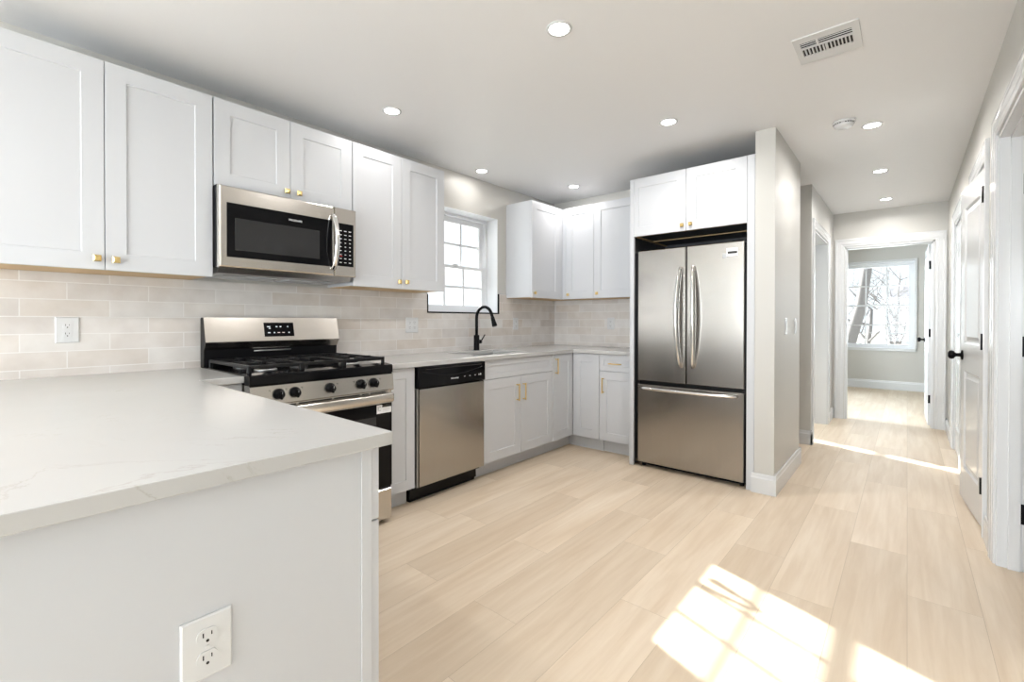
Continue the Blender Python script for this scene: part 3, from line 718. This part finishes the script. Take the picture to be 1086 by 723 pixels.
# small printed marks beside the knobs
b = mb(); 
for y in (.085, .160, .235, .42, .515, .595, .675):
    b = mb(); b.M = Matrix.Translation((.7122, y, .832)) @ Matrix.Rotation(tilt, 4, 'Y'); b.box(0, .0006, -.004, .004, -.001, .001); b.box(0, .0006, -.001, .003, -.006, -.004)
    b.build('dial_mark', 'ink', cp)
# vent strip with slots under the panel
vs = bx(.60, .7015, .006, RW - .006, .742, .763).build('vent_strip', 'steel_y', r)
b = mb(); y = .03
for L in (.12, .05, .17, .15, .04, .10): b.box(.7005, .7022, y, y + L, .750, .756); y += L + .012
b.build('vent_slots', 'slot', vs)
# oven door
b = mb(); b.rect_rings([(0, .665), (0, .704), (.003, .707)], .004, RW - .004, .214, .740); od = b.build('oven_door', 'black', r)
bx(.704, .7095, .005, RW - .005, .688, .739, b=.001).build('door_rail', 'steel_y', od)
bx(.7065, .7082, .11, RW - .11, .33, .62).build('door_glass', 'dglass', od)
b = mb(); L = []
for y, s1 in ((.012, .9), (.016, 1.0), (RW - .016, 1.0), (RW - .012, .9)):
    L.append([(.727 + .012 * s1 * math.copysign(abs(math.cos(a)) ** .7, math.cos(a)), y, .722 + .026 * s1 * math.copysign(abs(math.sin(a)) ** .6, math.sin(a))) for a in [2 * PI * k / 20 for k in range(20)]])
b.loops(L, smooth=True); 
b.box(.706, .728, .014, .05, .706, .738); b.box(.706, .728, RW - .05, RW - .014, .706, .738); b.build('oven_handle', 'steel_y', od)
# energy label: white sheet with dark block
st = bx(.7090, .7096, .655, .750, .635, .683).build('energy_sticker', 'white', od)
b = mb(); b.box(.7096, .7099, .690, .750, .668, .683); b.build('sticker_header', 'ink', st)
b = mb()
for i in range(3): b.box(.7096, .7099, .694, .742, .643 + i * .007, .6445 + i * .007)
b.box(.7096, .7099, .661, .667, .650, .674); b.box(.7096, .7099, .670, .682, .650, .654); b.box(.7096, .7099, .670, .682, .670, .674); b.build('sticker_print', 'grey', st)
# storage drawer and feet
b = mb(); b.rect_rings([(0, .665), (0, .700), (.006, .706)], .004, RW - .004, .026, .200); dw = b.build('storage_drawer', 'steel_y', r)
bx(.66, .700, .008, RW - .008, .199, .214).build('drawer_gap', 'slot', dw)
for (x, y) in ((.64, .04), (.64, RW - .04), (.08, .04), (.08, RW - .04)): mb().cyl((x, y, 0), (x, y, .042), .016, 14).build('foot', 'bplast', r)
# backguard
bg_ = thing_bg = mb(); bg_.prism([(.02, .90), (.02, 1.165), (.03, 1.173), (.075, 1.173), (.108, 1.040), (.104, 1.033), (.078, .998), (.074, .90)], 'y', .0, RW); gd = bg_.build('backguard', 'bplast', r)
b = mb(); b.loops([[(x + dx, y, z + dz) for x, z, dx, dz in ((.030, 1.1735, 0, 0), (.076, 1.1735, 0, 0), (.1095, 1.039, 0, 0), (.105, 1.031, 0, 0), (.079, .996, 0, 0), (.0775, .997, 0, 0), (.1035, 1.033, 0, 0), (.1075, 1.040, 0, 0), (.0745, 1.172, 0, 0), (.030, 1.172, 0, 0))] for y in (-.001, RW + .001)])
b.build('backguard_face', 'steel_y', r)
sl = math.atan2(.0335, .1345)
def onface(x, z): return None
DI = Matrix.Translation((.0930, .387, 1.1035)) @ Matrix.Rotation(-sl, 4, 'Y')      # local x out of the slanted face, z up it
b = mb(); b.M = Matrix.Translation((.0930, .387, 1.1035)) @ Matrix.Rotation(-sl, 4, 'Y'); b.box(0, .0022, -.086, .086, -.042, .042, b=.0008); dp = b.build('display', 'black', r)
b = mb(); b.M = Matrix.Translation((.0930, .387, 1.1035)) @ Matrix.Rotation(-sl, 4, 'Y')
for y, z, w in ((-.06, .018, .018), (-.055, .008, .010), (-.015, .018, .010), (.008, .018, .010), (.05, .018, .006), (-.06, -.018, .015), (-.03, -.018, .008), (.055, -.018, .008)): 
    b = mb(); b.M = DI; b.box(.002, .0027, y - w / 2, y + w / 2, z - .004, z + .002); b.build('display_icon', 'digits', dp)
b = mb(); b.M = Matrix.Translation((.0930, .387, 1.1035)) @ Matrix.Rotation(-sl, 4, 'Y')
for y in (-.005, .022): b = mb(); b.M = DI; b.box(.002, .0027, y - .007, y + .007, -.021, -.017); b.build('display_icon', 'digits_red', dp)
b = mb(); b.cyl((.082, .25, .982), (.082, .46, .982), .004, 8); b.build('vent_lip', 'galv', gd)
# burners
for x, y, q in ((.20, .15, .036), (.50, .15, .042), (.36, .381, .036), (.20, .61, .042), (.50, .61, .048)):
    k = mb().lathe([(0, .905), (q + .012, .905), (q + .010, .914), (q, .917), (0, .917)], (x, y, 0), 'z', 24).build('burner_base', 'galv', r)
    mb().lathe([(0, .916), (q, .916), (q + .001, .922), (q - .006, .926), (0, .927)], (x, y, 0), 'z', 24).build('burner_cap', 'iron', k)
# grates
def grate(y0, y1, cross):
    b = mb(); z0, z1 = .930, .947; t = .0065; x0, x1 = .115, .640
    for y in (y0, y1): b.box(x0, x1, y - t, y + t, z0, z1, b=.002)
    for x in (x0, x1): b.box(x - t, x + t, y0, y1, z0, z1, b=.002)
    b.box((x0 + x1) / 2 - t, (x0 + x1) / 2 + t, y0, y1, z0, z1, b=.002)
    yc = (y0 + y1) / 2
    for xc in cross:
        for ang in (0, 90, 180, 270):
            a = math.radians(ang + 0); dx, dy = math.cos(a), math.sin(a)
            ex = min(.125, abs(x1 - x0) / 4) if abs(dx) > .5 else (y1 - y0) / 2
            p0 = (xc + dx * .028, yc + dy * .028); p1 = (xc + dx * ex, yc + dy * ex)
            b.box(min(p0[0], p1[0]) - t * abs(dy) * .8, max(p0[0], p1[0]) + t * abs(dy) * .8, min(p0[1], p1[1]) - t * abs(dx) * .8, max(p0[1], p1[1]) + t * abs(dx) * .8, z0 + .002, z1 + .003, b=.0015)
    for x in (x0, x1):
        for y in (y0, y1): b.box(x - .008, x + .008, y - .008, y + .008, .904, z1, b=.002)
    b.build('grate', 'iron', r)
grate(.022, .262, (.245, .510)); grate(.272, .490, (.36,)); grate(.500, .740, (.245, .510))

# ------------------------------------------------------------------ over-range microwave
r = thing('microwave', 'stainless over-the-range microwave with black window hanging above the range', 'microwave', (0, .788, 0))
MWW = .745
bx(.003, .362, .0, MWW, 1.425, 1.831).build('microwave_body', 'bplast', r)
b = mb(); b.prism([(.02, 1.425), (.355, 1.425), (.33, 1.396), (.02, 1.392)], 'y', .01, MWW - .01); hb = b.build('hood_base', 'galv', r)
b = mb()
for y in (.06, .40):
    b.box(.06, .26, y, y + .27, 1.388, 1.394)
b.build('grease_filter', 'grey', hb)
bx(.05, .09, .32, .38, 1.387, 1.394).build('task_light', 'plastic', hb)
# door frame in steel with black glass
b = mb(); b.rect_rings([(0, .358), (0, .376), (.004, .386), (.010, .389)], .0, .603, 1.420, 1.829); dr_ = b.build('microwave_door', 'steel_y', r)
b = mb(); b.rect_rings([(0, .3875), (0, .3905), (.001, .3912)], .036, .590, 1.474, 1.745); gl = b.build('door_glass', 'black', dr_)
bx(.3910, .3916, .072, .512, 1.510, 1.672).build('door_window', 'dglass', gl)
text('brand_mark', 'FRIGIDAIRE', .0145, face_x(.3914, .375, 1.707), 'white', gl, .0002)
b = mb(); pts = [(.3875, .594, 1.772)]; N = 14
for i in range(N + 1):
    t = i / N; pts.append((.400 + .042 * math.sin(PI * t) ** .7, .594, 1.775 - .31 * t))
pts.append((.3875, .594, 1.468))
b.tube(pts, .0115, 14, scale2=1.25); b.build('door_handle', 'chrome', dr_)
b = mb(); b.rect_rings([(0, .358), (0, .378), (.003, .388), (.006, .389)], .605, MWW, 1.420, 1.829); kp = b.build('control_panel', 'steel_y', r)
b = mb(); b.rect_rings([(0, .3885), (.001, .3912)], .622, .726, 1.482, 1.738); kb = b.build('keypad', 'black', kp)
b = mb()
for i in range(9):
    for j in range(3):
        if i in (0,) : w = .010
        else: w = .006 if i in (3, 4, 5, 6) else .009
        b.box(.391, .3915, .643 + j * .030 - w, .643 + j * .030 + w * .6, 1.690 - i * .0235, 1.694 - i * .0235)
b.build('key_print', 'white', kb)
bx(.391, .3916, .636, .652, 1.540, 1.544).build('key_print', 'red', kb)

# ------------------------------------------------------------------ dishwasher
r = thing('dishwasher', 'stainless dishwasher with black control strip beside the sink cabinet', 'dishwasher', (0, 1.795, 0))
DWW = .600
bx(.02, .60, .004, DWW - .004, .09, .860).build('tub', 'bplast', r)
b = mb(); b.rect_rings([(0, .60), (0, .652), (.003, .657), (.005, .658)], .004, DWW, .735, .866); cp = b.build('control_strip', 'black', r)
b = mb()
for i in range(25):
    pass
L = []
for i in range(21):
    t = i / 20; y = .035 + .53 * t; z = .835 - .034 * math.sin(PI * t); L.append((.6565, y, z))
b.tube(L, .0035, 8); b.build('grip_curve', 'bplast', cp)
bx(.655, .6588, .06, .56, .848, .853).build('vent_line', 'slot', cp)
text('brand_mark', 'FRIGIDAIRE', .0135, face_x(.6582, .305, .774), 'white', cp, .0002)
b = mb()
for y in (.39, .44, .49): b.box(.658, .6585, y, y + .012, .776, .781)
b.box(.658, .6585, .53, .538, .774, .785); b.box(.658, .6585, .545, .555, .774, .788); b.build('strip_print', 'grey', cp)
b = mb(); b.rect_rings([(0, .60), (0, .640), (.004, .648), (.012, .650)], .014, DWW, .112, .730); b.build('dishwasher_door', 'steel_z', r)
bx(.59, .64, .003, .013, .115, .73).build('door_side', 'galv', r)
b = mb(); b.box(.46, .566, .006, DWW - .004, .020, .108); b.box(.46, .566, -.075 + .0, .006, .020, .045) if False else None
kp = b.build('kick_plate', 'black', r)
bx(.45, .555, .01, DWW - .01, .0, .02).build('kick_seal', 'bplast', r)

# ------------------------------------------------------------------ fridge
r = thing('refrigerator', 'stainless french-door refrigerator with bottom freezer drawer', 'refrigerator', (1.322, 3.448, 0))
FWW = .787
bx(-.0, FWW, .072, .64, .030, 1.700).build('fridge_body', 'bplast', r)
for xa, xb in ((-.027, .001), (FWW + .0005, FWW + .011)): bx(xa, xb, .014, .30, .030, 1.700).build('gap_strip', 'bplast', r)  # added black strips that darken the gaps beside the fridge
def steel_panel(name, a, c, e, f, mat='steel_z'):
    L = [[(a + i, y, e + i), (c - i, y, e + i), (c - i, y, f - i), (a + i, y, f - i)] for i, y in ((0, .066), (0, .012), (.0015, .005), (.006, .0))]
    return mb().loops(L).build(name, mat, r)
ld = steel_panel('fridge_door', .003, .383, .686, 1.712); rd = steel_panel('fridge_door', .389, FWW - .001, .686, 1.712)
fd = steel_panel('freezer_drawer', .003, FWW - .001, .040, .660)
for p_, a, c, e, f in ((ld, .0, .386, .66, 1.7), ):
    bx(.002, FWW - .003, .05, .074, .645, .70).build('door_gasket', 'bplast', r)
def fr_handle(parent, x, z0, z1, lean):
    pts = []
    N = 18
    for i in range(N + 1):
        t = i / N; k = math.sin(PI * t) ** .55
        pts.append((x + lean * (1 - (2 * t - 1) ** 2) * .018, -.004 - .050 * k, z0 + (z1 - z0) * t))
    mb().tube(pts, [.0125 + .005 * math.sin(PI * i / N) for i in range(N + 1)], 14, scale2=1.6).build('door_handle', 'chrome', parent)
fr_handle(ld, .351, .815, 1.555, -1); fr_handle(rd, .441, .815, 1.555, 1)
pts = []; N = 20
for i in range(N + 1):
    t = i / N; k = math.sin(PI * t) ** .45; pts.append((.040 + .700 * t, -.004 - .046 * k, .632))
mb().tube(pts, .0135, 14, scale2=1.15).build('drawer_handle', 'chrome', fd)
st = bx(.668, .742, -.0006, .0002, 1.612, 1.668).build('energy_sticker', 'white', rd)
bx(.676, .738, -.0010, -.0004, 1.628, 1.645).build('sticker_header', 'ink', st)
b = mb(); b.box(.690, .738, -.001, -.0004, 1.656, 1.659); b.box(.630, .664, -.001, 0, 1.606, 1.61) if False else None; b.build('sticker_print', 'grey', st)
bx(.643, .6675, -.0006, .0002, 1.600, 1.634).build('label_block', 'grey', rd)
b = mb(); b.box(.02, FWW - .02, .06, .10, .012, .038); b.build('base_grille', 'bplast', r)
for x in (.03, FWW - .03): mb().cyl((x, .07, 0), (x, .07, .03), .016, 12).build('foot', 'bplast', r)
for x in (.05, FWW - .05): bx(x - .04, x + .04, .02, .12, 1.7005, 1.722, b=.004).build('hinge_cover', 'bplast', r)

# ------------------------------------------------------------------ ceiling fixtures
def downlight(label, x, y):
    r = thing('recessed_light', label, 'light', (x, y, ZC), 0, 'recessed ceiling lights')
    mb().lathe([(.044, -.0005), (.056, -.0005), (.057, -.003), (.054, -.005), (.046, -.0055), (.044, -.004)], (0, 0, 0), 'z', 36, ring=True).build('trim_ring', 'plastic', r)
    mb().lathe([(0, -.0015), (.0455, -.0015), (.0455, -.0035), (0, -.0035)], (0, 0, 0), 'z', 36).build('lamp_lens', 'lamp', r)
    d_ = bpy.data.lights.new('lamp_light', 'AREA'); d_.shape = 'DISK'; d_.size = .09; d_.energy = LAMP_W; d_.color = (1, .97, .94); d_.spread = math.radians(165)
    lo = bpy.data.objects.new('lamp_light', d_); COL.objects.link(lo); lo.parent = r; lo.location = (0, 0, -.009)
    return r
LAMP_W = 5.2
L0 = downlight('round recessed ceiling light over the open floor, nearest and largest in view', 1.79, 1.68)
for lab, x, y in (('round recessed ceiling light above the cooktop side, in front of the wall cabinets', .56, 1.672),
                  ('round recessed ceiling light in front of the fridge cabinet', 1.784, 2.917),
                  ('round recessed ceiling light just above the kitchen window', .19, 2.835),
                  ('round recessed ceiling light in front of the inside-corner wall cabinets', .54, 3.726),
                  ('round recessed hall ceiling light next to the smoke detector', 2.777, 3.827),
                  ('round recessed hall ceiling light, middle of the three in the hall', 2.776, 5.03),
                  ('round recessed hall ceiling light nearest the bedroom doorway', 2.781, 6.225)):
    k = dup(L0, (x, y, ZC), lab)
    if x < 1.0:                     # the ones close to the cabinets are dimmed
        for c in k.children:
            if c.type == 'LIGHT': c.data = c.data.copy(); c.data.energy = 2.0 if y > 3 else 1.5 if x > .3 else .8; c.data.spread = PI
for x, y in ((1.79, -.4), (1.2, -2.4), (3.0, -2.4)):  # unseen lights added to brighten the room behind the camera
    dup(L0, (x, y, ZC), 'added round recessed ceiling light behind the peninsula, out of view of the kitchen')
r = thing('smoke_detector', 'round white smoke detector on the ceiling beside a recessed light', 'smoke detector', (2.641, 3.646, ZC))
mb().lathe([(0, -.0005), (.062, -.0005), (.062, -.010), (.058, -.013), (0, -.013)], (0, 0, 0), 'z', 36).build('mounting_base', 'plastic', r)
mb().lathe([(0, -.012), (.054, -.012), (.056, -.020), (.050, -.032), (.040, -.037), (0, -.038)], (0, 0, 0), 'z', 36).build('detector_cover', 'plastic', r)
b = mb()
for k in range(24):
    a = 2 * PI * k / 24
    if k % 6: b.M = Matrix.Rotation(a, 4, 'Z'); b.box(.0545, .0565, -.004, .004, -.021, -.016)
b.M = Matrix.Identity(4); b.build('smoke_vents', 'slot', r)
r = thing('ceiling_vent', 'white metal air register with louvred slots on the ceiling', 'vent', (2.672, 2.568, ZC))
fw, fh = .123, .128
b = mb(); b.slab('z', -.006, -.0005, [-fw, -.100, .095, fw], [-fh, -.078, -.020, -.014, .056, fh],
                 lambda u, v: not (-.100 < u < .095 and (-.078 < v < -.020 or -.014 < v < .056))); b.build('register_frame', 'plastic', r)
bx(-.100, .095, -.078, .056, -.0012, -.0003).build('register_duct', 'slot', r)
b = mb()
for i in range(15):
    x = -.100 + .195 * i / 14
    b.M = Matrix.Translation((x, 0, -.004)) @ Matrix.Rotation(math.radians(20 if i < 7 else -12), 4, 'Y'); b.box(-.0028, .0028, -.014, .056, -.0025, .002)
b.M = Matrix.Identity(4); b.box(-.010, -.001, -.014, .056, -.006, -.001)
b.build('louvre', 'plastic', r)
b = mb()
for i in range(3):
    y = -.066 + i * .018
    b.M = Matrix.Translation((0, y, -.004)) @ Matrix.Rotation(math.radians(25), 4, 'X'); b.box(-.100, .095, -.004, .004, -.0015, .001)
b.M = Matrix.Identity(4); b.box(-.038, -.030, -.078, -.020, -.0068, -.001); b.build('damper_blades', 'plastic', r)

# ------------------------------------------------------------------ outside
struct(bx(-60, 60, -60, 90, -.75, -.7).build('ground', 'ground'))
def tree(label, base_, lean, trunk_r, height, depth, seed, spread=.75, mat='bark', cat='tree', name='bare_tree'):
    R = random.Random(seed); b = mb()
    def grow(p, d, r, L, lev):
        n = 4 if lev < 2 else 3; pts = [p]; q = Vector(d)
        for i in range(n):
            q = (q + Vector((R.uniform(-1, 1), R.uniform(-1, 1), R.uniform(-.6, 1))) * .13).normalized(); pts.append(pts[-1] + q * L / n)
        rs = [r * (1 - .45 * i / n) for i in range(n + 1)]
        b.tube(pts, rs, 9 if lev == 0 else 5 if lev < 3 else 3)
        if lev >= depth: return
        for k in range(4 if lev < 2 else 3):
            i = R.randint(1, n); e = pts[i]
            side = Vector((R.uniform(-1, 1), R.uniform(-1, 1), R.uniform(-.25, .7))).normalized()
            grow(e, (q * .55 + side * spread).normalized(), rs[i] * R.uniform(.52, .75), L * R.uniform(.55, .8), lev + 1)
    grow(Vector(base_), Vector(lean).normalized(), trunk_r, height, 0)
    return tag(b.build(name, mat, weld=False), label, cat)
tree('thick leaning bare tree trunk close outside the bedroom window', (1.50, 15.6, -.7), (.27, 0, 1), .17, 4.6, 6, 3)
tree('bare tree with low arching branches just behind the thick trunk outside the bedroom', (2.75, 17.5, -.7), (-.1, 0, 1), .075, 2.0, 6, 11, .95)
tree('slim bare tree further off on the window edge outside the bedroom', (1.9, 20.5, -.7), (.12, 0, 1), .085, 2.3, 6, 21, .9)
tree('farthest small bare tree outside the bedroom window', (2.6, 25.0, -.7), (0, 0, 1), .10, 2.6, 6, 33, .9)
tree('bare shrub with fine twigs low outside the bedroom window', (2.05, 16.6, -.7), (0, 0, 1), .04, .9, 6, 5, 1.1, 'twig', 'shrub', 'bare_shrub')
tree('thin bare shrub tips outside the kitchen window', (-3.4, 5.6, -.7), (0, 0, 1), .04, 1.0, 5, 9, .8, 'twig', 'shrub', 'bare_shrub')
r = thing('neighbour_house', 'pale sided house with grey roof beyond the bare trees', 'house', (7.2, 50, -.7))
bx(-5, 5, 0, 8, 0, 3.0).build('house_wall', 'siding', r)
mb().prism([(-.4, 3.0), (4, 5.0), (8.4, 3.0)], 'x', -5.4, 5.4).build('roof', 'roof', r)
for x in (-1, 3): 
    w_ = bx(x - .6, x + .6, -.05, .02, 1.0, 2.3).build('house_window', 'vinyl', r); bx(x - .5, x + .5, -.07, -.04, 1.1, 2.2).build('pane', 'dglass', w_)
